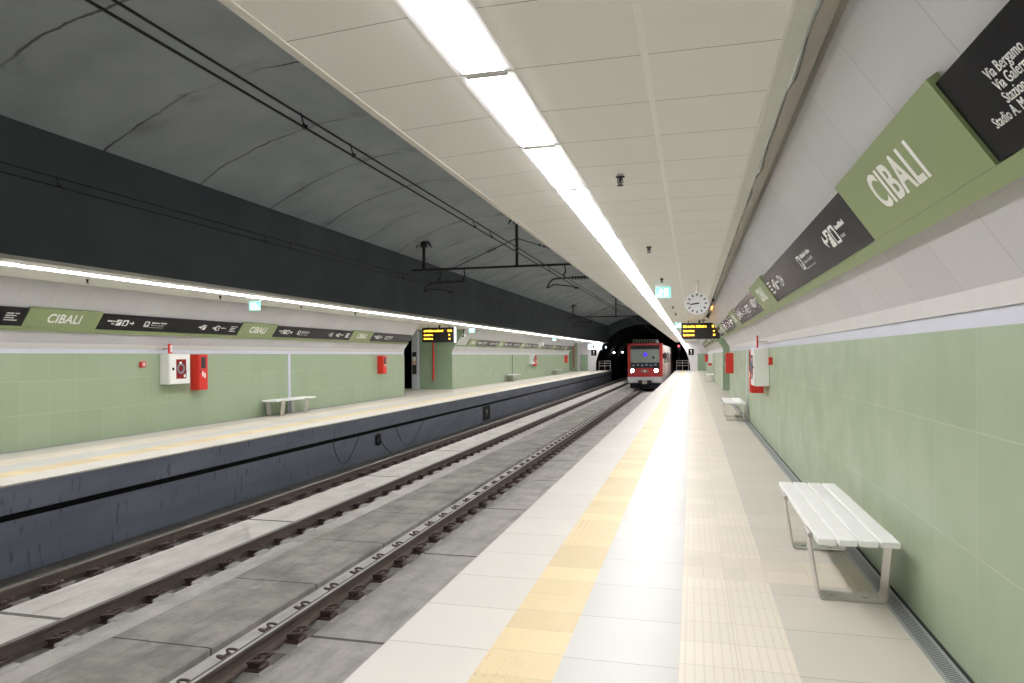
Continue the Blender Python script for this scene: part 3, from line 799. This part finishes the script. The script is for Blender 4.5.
# red riser pipes, dark leaf and warning panel in the wall openings
for side in 'RL':
    P_ = SIDE_NAME[side]
    b = MB(side)
    b.tube([(2.27, 32.90, .42), (2.27, 32.90, 2.75)], .045, 'red', 10)
    for z in (.9, 1.7, 2.4): b.box(2.20, 2.34, 32.90, 32.998, z, z + .04, 'red')
    tag(b.build('fire_pipe'), 'thin red vertical pipe on the green face of the opening, %s' % P_, 'pipe')
    b = MB(side); b.tube([(1.75, 72.54, .42), (1.75, 72.54, 2.6)], .045, 'red', 10); b.box(1.70, 1.80, 72.54, 72.6, 1.4, 1.45, 'red'); b.box(1.70, 1.80, 72.54, 72.6, 2.2, 2.25, 'red')
    tag(b.build('fire_pipe'), 'distant thin red pipe near the tunnel end, %s' % P_, 'pipe')
    b = MB(side); b.box(WX + .02, WX + .40, 27.03, 27.10, 0.01, 1.62, 'dark', .01); b.box(WX + .36, WX + .39, 27.02, 27.03, .9, 1.1, 'steel')
    tag(b.build('metal_door_leaf'), 'dark upright metal leaf at the wall end of the opening, %s' % P_, 'door leaf')
    b = MB(side); b.box(3.05, 3.27, 32.60, 32.62, .75, 1.85, 'dark', .004)
    root = b.build('warning_panel'); tag(root, 'narrow dark panel with red ring sign in the opening, %s' % P_, 'sign')
    b = MB(side)
    ringp = [(3.16 + .075 * cos(a * pi / 10), 32.595, 1.33 + .075 * sin(a * pi / 10)) for a in range(21)]
    b.box(3.07, 3.25, 32.594, 32.60, 1.22, 1.62, 'white'); b.tube(ringp, .014, 'red', 6); b.tube([(3.11, 32.59, 1.38), (3.21, 32.59, 1.28)], .010, 'red', 6)
    b.build('ring_sign', root)

# ------------------------------------------------------------------ hanging things
def display_board(side, label):
    y = 28.3
    root = empty('departure_display', (.305, y, 2.2), label, 'display', 'hanging departure displays', side)
    b = MB(side); b.box(-.42, 1.03, y, y + .22, 2.22, 2.85, 'led_face', .012); b.build('housing', root)
    for x in (-.15, .77):
        b = MB(side); b.tube([(x, y + .11, 2.84), (x, y + .11, CZ)], .014, 'iron', 8); b.build('hanger', root)
    b = MB(side); b.tube([(.27, y + .08, 2.84), (.27, y + .08, 2.875)], .02, 'dark'); b.tube([(.27, y + .08, 2.875), (.27, y + .08, 2.94)], [.05, .04], 'dark', 10); b.build('sensor', root)
    rows = [(2.665, .085, [(0.08, .14), (.25, .28), (.56, .40), (1.16, .08), (1.27, .08)]), (2.50, .062, [(.08, .42), (1.20, .07)]), (2.34, .068, [(.08, .42), (1.20, .09)])]
    b = MB()
    xl = -.42 if side == 'R' else MIR - 1.03
    for z, hh, words in rows:
        for u, w in words:
            n_ = max(1, int(w / .06)); cw = w / n_
            for q in range(n_):
                x0 = xl + u + q * cw
                g = (.45 if q % 5 == 4 else .20) * cw
                b.box(x0, x0 + cw - g, y - .006, y + .002, z, z + hh * random.choice((.8, 1, 1)), 'amber')
    b.build('led_text', root)
    if side == 'L':
        b = MB(side); b.box(-.435, -.40, y - .01, y + .24, 2.20, 2.87, 'band', .004); b.build('end_cap', root)
    return root
display_board('R', 'hanging black display with amber text over the near platform, beneath the clock')
display_board('L', 'hanging black display with amber text over the opposite platform')

# clock
y = 13.26; xcl, zcl, rc = 0.087, 2.535, 0.20
root = empty('platform_clock', (xcl, y, CZ), 'round white platform clock hanging from the ceiling on a thin rod', 'clock')
b = MB(); b.tube([(xcl, y - .045, zcl), (xcl, y + .045, zcl)], rc, 'clock', 40); b.build('dial', root)
b = MB()
for yy in (y - .048, y + .048):
    b.tube([(xcl + rc * cos(a * pi / 20), yy, zcl + rc * sin(a * pi / 20)) for a in range(41)], .009, 'frame_w', 6, False)
b.build('bezel', root)
b = MB()
for a in range(12):
    t = a * pi / 6; d = Vector((sin(t), 0, cos(t))); s_ = Vector((cos(t), 0, -sin(t)))
    b.obox(Vector((xcl, y - .047, zcl)) + d * .155, d, (0, 1, 0), s_, .021, .002, .011, 'dark')
b.build('hour_marks', root)
for nm, ang, ln, wd, oy in (('minute_hand', 258, .135, .008, .052), ('hour_hand', 261, .10, .012, .050)):
    t = radians(ang); d = Vector((sin(t), 0, cos(t))); s_ = Vector((cos(t), 0, -sin(t)))
    b = MB(); b.obox(Vector((xcl, y - oy, zcl)) + d * (ln / 2 - .02), d, (0, 1, 0), s_, ln / 2 + .02, .0012, wd, 'dark'); b.build(nm, root)
b = MB(); b.tube([(xcl, y, zcl + rc - .005), (xcl, y, CZ)], .010, 'steel', 8); b.tube([(xcl, y, CZ - .02), (xcl, y, CZ + .002)], .05, 'frame_w', 12); b.build('rod', root)

# exit signs
def exit_sign(side, y, label, x=-.53):
    root = empty('exit_sign', (x, y, 2.90), label, 'sign', 'lit green exit signs', side)
    b = MB(side); b.box(x - .15, x + .15, y - .02, y + .02, 2.895, CZ, 'frame_w', .004); b.build('bracket', root)
    b = MB(side); b.box(x - .14, x + .14, y - .008, y + .008, 2.69, 2.893, 'exit_g', .003); pl = b.build('panel', root)
    b = MB(side); yy = y - .0115
    b.box(x + .02, x + .09, yy, yy + .004, 2.715, 2.865, 'exit_w')                        # doorway
    b.obox((x - .055, yy + .002, 2.795), (.35, 0, 1), (0, 1, 0), (1, 0, -.35), .04, .002, .016, 'exit_w')
    b.tube([(x - .035, yy, 2.853), (x - .035, yy + .004, 2.853)], .014, 'exit_w', 10)
    b.obox((x - .085, yy + .002, 2.735), (1, 0, .6), (0, 1, 0), (-.6, 0, 1), .035, .002, .010, 'exit_w')
    b.obox((x - .04, yy + .002, 2.735), (.6, 0, -1), (0, 1, 0), (1, 0, .6), .035, .002, .010, 'exit_w')
    b.obox((x - .015, yy + .002, 2.81), (1, 0, .3), (0, 1, 0), (-.3, 0, 1), .03, .002, .008, 'exit_w')
    b.build('pictogram', pl)
exit_sign('R', 13.7, 'lit green exit sign under the near platform ceiling, left of the clock')
exit_sign('R', 29.2, 'small distant exit sign above the display of the near platform')
exit_sign('L', 14.1, 'lit green exit sign above the opposite platform name plates')
exit_sign('L', 30.4, 'small exit sign just right of the opposite platform display')
exit_sign('L', 50.0, 'tiny distant exit sign under the opposite platform ceiling')

# sprinklers
def sprinkler(side, x, y, label):
    b = MB(side)
    b.tube([(x, y, CZ), (x, y, CZ - .012)], .027, 'steel', 12); b.tube([(x, y, CZ - .012), (x, y, CZ - .065)], [.014, .010], 'iron', 8)
    b.tube([(x - .016, y, CZ - .03), (x - .02, y, CZ - .06), (x, y, CZ - .08)], .004, 'iron', 5); b.tube([(x + .016, y, CZ - .03), (x + .02, y, CZ - .06), (x, y, CZ - .08)], .004, 'iron', 5)
    b.tube([(x, y, CZ - .085), (x, y, CZ - .08)], .024, 'iron', 10)
    b.tube([(x - .032, y, CZ - .02), (x + .032, y, CZ - .02)], .008, 'iron', 6)
    tag(b.build('sprinkler'), label, 'sprinkler', 'ceiling sprinklers')
for i, y in enumerate((5.27, 8.82, 12.54, 19.8, 23.1)):
    sprinkler('R', -.51, y, '%s dark sprinkler on the near platform ceiling' % ORD[i])
for i, y in enumerate((9.6, 13.0, 16.2, 19.2)):
    sprinkler('L', -.45, y, '%s dark sprinkler on the opposite platform ceiling' % ORD[i])

# foil wrapped duct and cables in the slot between ceiling and sloping wall
for side in 'RL':
    b = MB(side); pts = []; rad = []
    yy = -3.0
    while yy < 66:
        pts.append((.50 + random.uniform(-.010, .010), yy, 3.055 + random.uniform(-.012, .012))); rad.append(random.uniform(.020, .036)); yy += .23
    b.tube(pts, rad, 'foil', 8)
    tag(b.build('foil_duct'), 'crinkled silver duct in the ceiling slot of the %s' % SIDE_NAME[side], 'duct')
    b = MB(side); b.tube([(.44 + .01 * sin(i * .9), -3.0 + .5 * i, 3.01) for i in range(140)], .012, 'dark', 6)
    tag(b.build('cable'), 'dark cable lying in the ceiling slot of the %s' % SIDE_NAME[side], 'cable')
# short dark fixture and orange lamp at the end of the slot, near platform
b = MB(); b.box(.475, .535, 18.4, 21.6, 2.95, 3.01, 'dark', .01)
tag(b.build('cable_tray'), 'dark grey tray end in the ceiling slot right of the clock', 'tray')
b = MB(); b.box(.56, .60, 22.4, 23.2, 3.09, 3.125, 'dark', .008)
root = b.build('slot_lamp'); tag(root, 'orange lamp glowing in the ceiling slot behind the clock', 'lamp')
b = MB(); b.tube([(.575, 22.45, 3.07), (.575, 23.15, 3.07)], .018, 'orange_lamp', 8); b.build('tube', root)

# drains along both walls
for side in 'RL':
    b = MB(side); b.box(1.18, 1.29, YB, 26.99, -.02, .004, 'drain'); b.box(1.29, 1.313, YB, 26.99, -.02, .002, 'black')
    tag(b.build('drain_grate'), 'narrow slotted steel drain at the foot of the green wall, %s' % SIDE_NAME[side], 'drain')

# things on the opposite platform face
b = MB('L'); b.box(-1.645, -1.60, 28.35, 29.45, -1.12, -.50, 'black', .004)
root = b.build('service_niche'); tag(root, 'black service niche in the blue-grey platform face', 'niche')
b = MB('L'); b.box(-1.66, -1.64, 28.75, 29.05, -.95, -.62, 'dark', .01); b.box(-1.665, -1.655, 28.8, 28.95, -.80, -.70, 'steel'); b.build('socket_box', root)
b = MB('L')
coil = []
for i in range(40): coil.append((-1.69 - .012 * sin(i), 18.1 + .13 * cos(i * .55), -.64 + .11 * sin(i * .55) - .003 * i))
b.tube(coil, .02, 'black', 6)
b.tube([(-1.70, 18.2, -.70), (-1.69, 18.5, -.95), (-1.69, 19.0, -1.2)], .012, 'black', 6)
tag(b.build('cable_coil'), 'black coiled cable hanging on the opposite platform face below the bench', 'cable')
def hang(y0, y1, z, label):
    b = MB('L')
    b.tube([(-1.65, y0 + (y1 - y0) * t / 12, -.46 - z * sin(pi * (t / 12) ** .8)) for t in range(13)], .007, 'black', 6)
    tag(b.build('cable'), label, 'cable')
hang(15.6, 17.0, .62, 'thin black cable loop left of the coiled cable on the platform face')
hang(19.4, 21.6, .66, 'thin black cable loop right of the coiled cable on the platform face')

# ------------------------------------------------------------------ overhead line
def overhead(x, ys, label):
    root = empty('overhead_line', (x, 6, 3.57), label, 'overhead wire')
    b = MB(); b.tube([(x, YB + .1, 3.57), (x, 129, 3.57)], .010, 'wire', 6); b.build('contact_wire', root)
    b = MB(); b.tube([(x - .04, YB + .1, 3.685), (x - .04, 129, 3.685)], .010, 'wire', 6); b.build('messenger_wire', root)
    for y in ys:
        b = MB(); b.tube([(x, y, 3.565), (x - .04, y, 3.70)], .006, 'wire', 5); b.box(x - .014, x + .014, y - .02, y + .02, 3.560, 3.595, 'wire'); b.build('dropper', root)
overhead(-3.2, (2.4, 5.41, 6.31, 10.28, 11.22, 15.2, 16.1, 24.5, 25.4, 30, 31), 'pair of thin black wires over the track nearer the near platform')
overhead(-7.0, (6.53, 10.56, 11.33, 16.41, 17.27, 24.5, 25.4, 30, 31), 'pair of thin black wires over the track by the opposite platform')

def gantry(y, label):
    root = empty('catenary_gantry', (-5, y, 4.23), label, 'gantry', 'overhead wire gantries')
    b = MB(); b.box(-8.22, -2.0, y - .03, y + .03, 4.20, 4.26, 'iron', .004); b.build('crossbar', root)
    for x, zt_ in ((-7.85, 5.08), (-4.95, 5.66)):
        b = MB(); b.box(x - .035, x + .035, y - .035, y + .035, 4.25, zt_, 'iron'); b.box(x - .16, x + .16, y - .10, y + .10, zt_ - .05, zt_, 'iron', .005)
        for dx in (-.2, -.08, .08, .2):
            b.tube([(x + dx * .6, y, zt_ - .03), (x + dx, y, zt_ - .10), (x + dx * 1.25, y, zt_ - .19)], [.018, .03, .012], 'iron', 6)
        b.build('drop_post', root)
    for xw in (-7.0, -3.2):
        b = MB()
        xh = xw - .80
        b.tube([(xh - .06, y, 3.56), (xh, y, 3.70), (xh + .10, y, 3.80), (xh + .22, y, 3.83), (xw + .45, y, 3.85)], .022, 'iron', 6)
        b.tube([(xh - .06, y, 3.56), (xh + .14, y, 3.66), (xw - .15, y, 3.60), (xw, y, 3.535)], .018, 'iron', 6)
        b.box(xw - .06, xw + .06, y - .02, y + .02, 3.52, 3.57, 'iron', .005)
        arm = b.build('cantilever', root)
        b = MB()
        for q in range(6): 
            x = xw - .12 + q * .085
            b.tube([(x, y, 3.838), (x + .04, y, 3.840)], [.075, .03], 'insul', 10)
        b.build('insulator', arm)
        for dx in (-.34, .42):
            b = MB(); b.tube([(xw + dx, y, 4.20), (xw + dx + .03, y, 4.02), (xw + dx - .04, y, 3.93), (xw + dx + .02, y, 3.85)], [.018, .02, .03, .018], 'iron', 6); b.build('hanger', arm)
    b = MB(); b.tube([(-6.92, y, 4.25), (-4.95, y, 5.05)], .012, 'iron', 5); b.tube([(-4.95, y, 5.05), (-2.6, y, 4.25)], .012, 'iron', 5)
    for t in (.55, .60, .65): b.tube([(-6.92 + 1.97 * t, y, 4.25 + .8 * t), (-6.92 + 1.97 * (t + .02), y, 4.25 + .8 * (t + .02))], .035, 'insul', 8)
    for t in (.28, .34, .40): b.tube([(-4.95 + 2.35 * t, y, 5.05 - .8 * t), (-4.95 + 2.35 * (t + .02), y, 5.05 - .8 * (t + .02))], .035, 'insul', 8)
    b.build('stay_wire', root)
    return root
gantry(20.0, 'nearer dark gantry bar hung on two posts from the vault, carrying wire arms')
gantry(47.5, 'farther dark gantry bar near the tunnel mouth')

# ------------------------------------------------------------------ train
TX0, TX1, TY = -4.82, -2.20, 54.5
txc = (TX0 + TX1) / 2
root = empty('train', (txc, TY + 20, -1.0), 'red-fronted train with lit headlamps arriving at the near platform', 'train')
b = MB(); b.box(TX0 + .01, TX1 - .01, TY + .9, TY + 38, -.55, 2.45, 'tr_grey', .12, 3); b.build('body', root)
b = MB()
# cab shell with raked front, red surround
prof = [(-.12, .30), (0.0, .85), (.10, 1.05), (.34, 2.15), (.50, 2.45)]      # (dy, z)
for dz0, dz1 in zip(prof[:-1], prof[1:]): pass
def cab_ring(k, dy, z0, z1, x0, x1): b.box(x0, x1, TY + dy, TY + .95, z0, z1, k, .02)
cab_ring('tr_red', .0, -.02, .62, TX0, TX1); cab_ring('tr_red', .02, .60, 2.50, TX0, TX0 + .23); cab_ring('tr_red', .02, .60, 2.50, TX1 - .23, TX1)
cab_ring('tr_red', .02, 2.36, 2.52, TX0, TX1)
b.build('cab_front', root)
b = MB(); b.box(TX0 + .22, TX1 - .22, TY + .06, TY + .5, 1.04, 2.08, 'tr_glass', .02); b.build('windscreen', root)
b = MB(); b.box(TX0 + .22, TX1 - .22, TY + .05, TY + .5, 2.07, 2.37, 'tr_blk', .01); b.build('destination_panel', root)
b = MB(); b.box(TX0 + .22, TX1 - .22, TY + .04, TY + .5, .58, 1.05, 'tr_blk', .02)
for i in range(6): b.box(TX0 + .35 + i * .33, TX0 + .53 + i * .33, TY + .03, TY + .06, .76 + .05 * (i % 2), .90 + .05 * (i % 2), 'hose')
b.build('lower_panel', root)
b = MB(); b.tube([(txc + .03, TY + .045, 1.66), (txc + .03, TY + .065, 1.66)], .15, 'violet', 16); b.build('violet_lamp', root)
b = MB(); b.box(txc + .55, txc + .72, TY + .04, TY + .06, 1.34, 1.52, 'tr_blk'); b.build('wiper', root)
for x in (-4.45, -2.68):
    b = MB(); b.tube([(x, TY - .05, .44), (x, TY + .02, .44)], .21, 'tr_blk', 16); hb = b.build('headlamp_housing', root)
    b = MB(); b.tube([(x, TY - .07, .44), (x, TY - .045, .44)], .125, 'headlamp', 16); b.build('lens', hb)
b = MB(); b.box(txc - .30, txc + .25, TY - .02, TY + .02, .30, .50, 'tr_roof', .03); b.tube([(txc - .02, TY - .04, .40), (txc - .02, TY, .40)], .10, 'tr_apron', 12); b.build('emblem', root)
b = MB(); b.box(TX0, TX1, TY + .02, TY + .95, -.50, -.03, 'tr_apron', .05, 2); b.build('apron', root)
b = MB(); b.box(txc - .5, txc + .5, TY - .25, TY + .1, -.55, -.28, 'tr_blk', .04); b.tube([(txc, TY - .6, -.42), (txc, TY, -.42)], .12, 'tr_blk', 12); b.box(txc - .18, txc + .18, TY - .75, TY - .55, -.56, -.26, 'steel', .03)
for s_ in (-1, 1): b.tube([(txc + s_ * .55, TY - .3, -.30), (txc + s_ * .55, TY, -.30)], .08, 'steel', 10)
b.build('coupler', root)
b = MB(); b.box(TX0 + .15, TX1 - .15, TY + .25, TY + 37.5, -.92, -.5, 'tr_blk', .03)
b.add([(TX0 + .3, TY + .1, -.93), (TX1 - .3, TY + .1, -.93), (TX1 - .2, TY + .3, -.5), (TX0 + .2, TY + .3, -.5), (TX0 + .3, TY + .4, -.93), (TX1 - .3, TY + .4, -.93), (TX1 - .2, TY + .5, -.5), (TX0 + .2, TY + .5, -.5)], [(0, 1, 2, 3), (4, 5, 6, 7), (0, 1, 5, 4), (2, 3, 7, 6), (0, 3, 7, 4), (1, 2, 6, 5)], 'tr_blk')
b.build('underframe', root)
for yy in (TY + 3.5, TY + 14, TY + 23, TY + 34):
    for x in (RAILS['A'], RAILS['D']):
        for dy in (0, 1.9):
            b = MB(); b.tube([(x - .05, yy + dy, -.60), (x + .05, yy + dy, -.60)], .40, 'rail_side', 18); b.build('wheel', root)
b = MB(); b.box(txc - 1.05, txc + .85, TY + .9, TY + 4.5, 2.44, 2.85, 'tr_roof', .08, 2)
for i in range(9): b.box(txc - 1.0 + i * .2, txc - .93 + i * .2, TY + .88, TY + .92, 2.50, 2.80, 'tr_blk')
b.build('roof_unit', root)
b = MB()
b.tube([(txc - .5, TY + 8, 2.45), (txc - .5, TY + 9.2, 3.1), (txc - .5, TY + 8.2, 3.48)], .03, 'iron', 6); b.tube([(txc + .5, TY + 8, 2.45), (txc + .5, TY + 9.2, 3.1), (txc + .5, TY + 8.2, 3.48)], .03, 'iron', 6)
b.tube([(txc - .8, TY + 8.2, 3.50), (txc + .8, TY + 8.2, 3.50)], .025, 'iron', 6); b.build('pantograph', root)
for i in range(7):
    y0 = TY + 2.6 + i * 5.0
    b = MB(); b.box(TX1 - .03, TX1 + .004, y0, y0 + 1.3, -.05, 1.95, 'tr_red' if i % 2 == 0 else 'tr_grey', .02); d = b.build('door', root)
    b = MB(); b.box(TX1, TX1 + .010, y0 + .18, y0 + 1.12, .95, 1.75, 'tr_glass', .004); b.build('door_window', d)
    b = MB(); b.box(TX1 - .02, TX1 + .006, y0 + 1.7, y0 + 4.4, .95, 1.85, 'tr_glass', .01); b.build('side_window', root)
b = MB(); b.box(TX1, TX1 + .28, TY + .35, TY + .42, 1.35, 1.75, 'tr_blk', .02); b.box(TX1 - .02, TX1 + .1, TY + .37, TY + .40, 1.70, 1.74, 'tr_blk'); b.build('mirror', root)

# ------------------------------------------------------------------ tunnel end details
def tun_lamp(y, z, label):
    x = cx - sqrt(Rt * Rt - (z - zt) ** 2)
    x += .08
    root = empty('tunnel_lamp', (x + .12, y, z), label, 'lamp', 'lit lamps on the tunnel wall')
    b = MB(); b.box(x - .02, x + .10, y - .10, y + .10, z - .06, z + .14, 'dark', .01); b.build('bracket', root)
    b = MB(); b.tube([(x + .17, y - .30, z), (x + .17, y + .30, z)], .09, 'tun_lamp', 10); b.build('tube', root)
tun_lamp(86.5, 1.95, 'left of two lit lamps on the tunnel wall beside the train')
tun_lamp(97.0, 2.05, 'right of two lit lamps on the tunnel wall beside the train')
b = MB(); b.box(-8.82, -8.62, 73.4, 73.6, 2.28, 2.65, 'dark', .02); b.tube([(-8.72, 73.5, 2.64), (-8.72, 73.5, 2.9)], .02, 'dark', 6)
root = b.build('signal_lamp'); tag(root, 'blue-white signal lamp at the left edge of the tunnel mouth', 'lamp')
b = MB(); b.tube([(-8.72, 73.36, 2.46), (-8.72, 73.40, 2.46)], .065, 'blue_lamp', 12); b.build('lens', root)
b = MB(); b.tube([(-1.35, 76.4, 0), (-1.35, 76.4, 2.35)], .05, 'iron', 8); b.box(-1.52, -1.18, 76.3, 76.5, 2.05, 2.75, 'dark', .03)
root = b.build('signal_post'); tag(root, 'dark signal post with red lamp right of the train', 'signal')
b = MB(); b.tube([(-1.40, 76.25, 2.55), (-1.40, 76.30, 2.55)], .10, 'red_lamp', 12); b.build('lens', root)
for side in 'RL':
    b = MB(side)
    for z in (.50, .78, 1.02): b.tube([(-1.62, 76.0, z), (-.42, 76.0, z)], .025, 'frame_w', 8)
    for x in (-1.62, -1.02, -.42): b.tube([(x, 76.0, 0), (x, 76.0, 1.04)], .025, 'frame_w', 8)
    tag(b.build('end_railing'), 'small white railing at the tunnel end of the %s' % SIDE_NAME[side], 'railing')
    # black square sign on the end wall
    b = MB(side); b.box(-.40, .14, YE - .06, YE - .002, 1.60, 2.22, 'sign_black', .006)
    root = b.build('platform_end_sign'); tag(root, 'black square sign on the white end wall of the %s' % SIDE_NAME[side], 'sign')
    b = MB(side); b.box(-.20, -.06, YE - .066, YE - .058, 1.95, 2.10, 'white'); b.box(-.17, -.05, YE - .066, YE - .058, 1.70, 1.90, 'gray_text'); b.build('pictogram', root)
    # door and dark frame at the end wall
    b = MB(side); b.box(.50, 1.30, YE - .05, YE - .002, 0.0, 1.72, 'green_dark', .006)
    root = b.build('service_door'); tag(root, 'green service door in the white end wall of the %s' % SIDE_NAME[side], 'door')
    b = MB(side); b.box(.56, .62, YE - .08, YE - .045, .95, 1.05, 'steel', .004); b.build('handle', root)
    # surveillance camera beside the opening
    y = 32.6
    root = empty('security_camera', (.55, y, 2.6), 'white dome camera on a bracket beside the opening, %s' % SIDE_NAME[side], 'camera', None, side)
    b = MB(side); b.tube([(.62, y + .1, CZ), (.62, y + .1, 2.70), (.55, y, 2.66)], .022, 'dark', 8); b.build('bracket', root)
    b = MB(side); b.tube([(.55, y - .18, 2.60), (.55, y + .12, 2.64)], .06, 'cab_w', 12); b.build('housing', root)
    b = MB(side); b.tube([(.55, y - .20, 2.598), (.55, y - .18, 2.60)], .045, 'dark', 12); b.build('lens', root)
b = MB('L'); b.box(-1.50, -.02, 70.0, 70.12, 2.18, 2.84, 'frame_w', .01)
root = b.build('backlit_sign'); tag(root, 'backlit white sign hanging at the tunnel end of the opposite platform', 'sign')
b = MB('L'); b.box(-1.46, -.06, 69.985, 70.0, 2.22, 2.80, 'lit_sign'); fc = b.build('face', root)
b = MB('L'); b.box(-1.25, -1.05, 69.975, 69.985, 2.42, 2.60, 'hose'); b.box(-.75, -.60, 69.975, 69.985, 2.38, 2.64, 'dark'); b.box(-.45, -.38, 69.975, 69.985, 2.38, 2.60, 'dark'); b.build('lettering', fc)
b = MB('L'); b.tube([(-1.2, 70.06, 2.83), (-1.2, 70.06, CZ)], .012, 'iron', 6); b.build('hanger', root)
b = MB('L'); b.tube([(-.3, 70.06, 2.83), (-.3, 70.06, CZ)], .012, 'iron', 6); b.build('hanger', root)
b = MB('L'); b.box(.25, .62, 49.8, 50.1, 2.35, 2.60, 'cab_w', .03); 
root = b.build('loudspeaker'); tag(root, 'white box loudspeaker above the far cabinets of the opposite platform', 'loudspeaker')
b = MB('L'); b.tube([(.45, 49.95, 2.58), (.45, 49.95, CZ)], .02, 'steel', 6); b.build('bracket', root)

# ------------------------------------------------------------------ world and view
w = bpy.data.worlds.new('world'); SC.world = w; w.use_nodes = True
w.node_tree.nodes['Background'].inputs[0].default_value = (0.0, 0.0, 0.0, 1)
w.node_tree.nodes['Background'].inputs[1].default_value = 0.0
SC.view_settings.view_transform = 'Standard'; SC.view_settings.look = 'None'
SC.view_settings.gamma = 1.0; SC.view_settings.use_curve_mapping = False
SC.view_settings.exposure = 0.20
SC.cycles.max_bounces = 12; SC.cycles.diffuse_bounces = 9; SC.cycles.sample_clamp_indirect = 6.0
SC.cycles.use_denoising = True
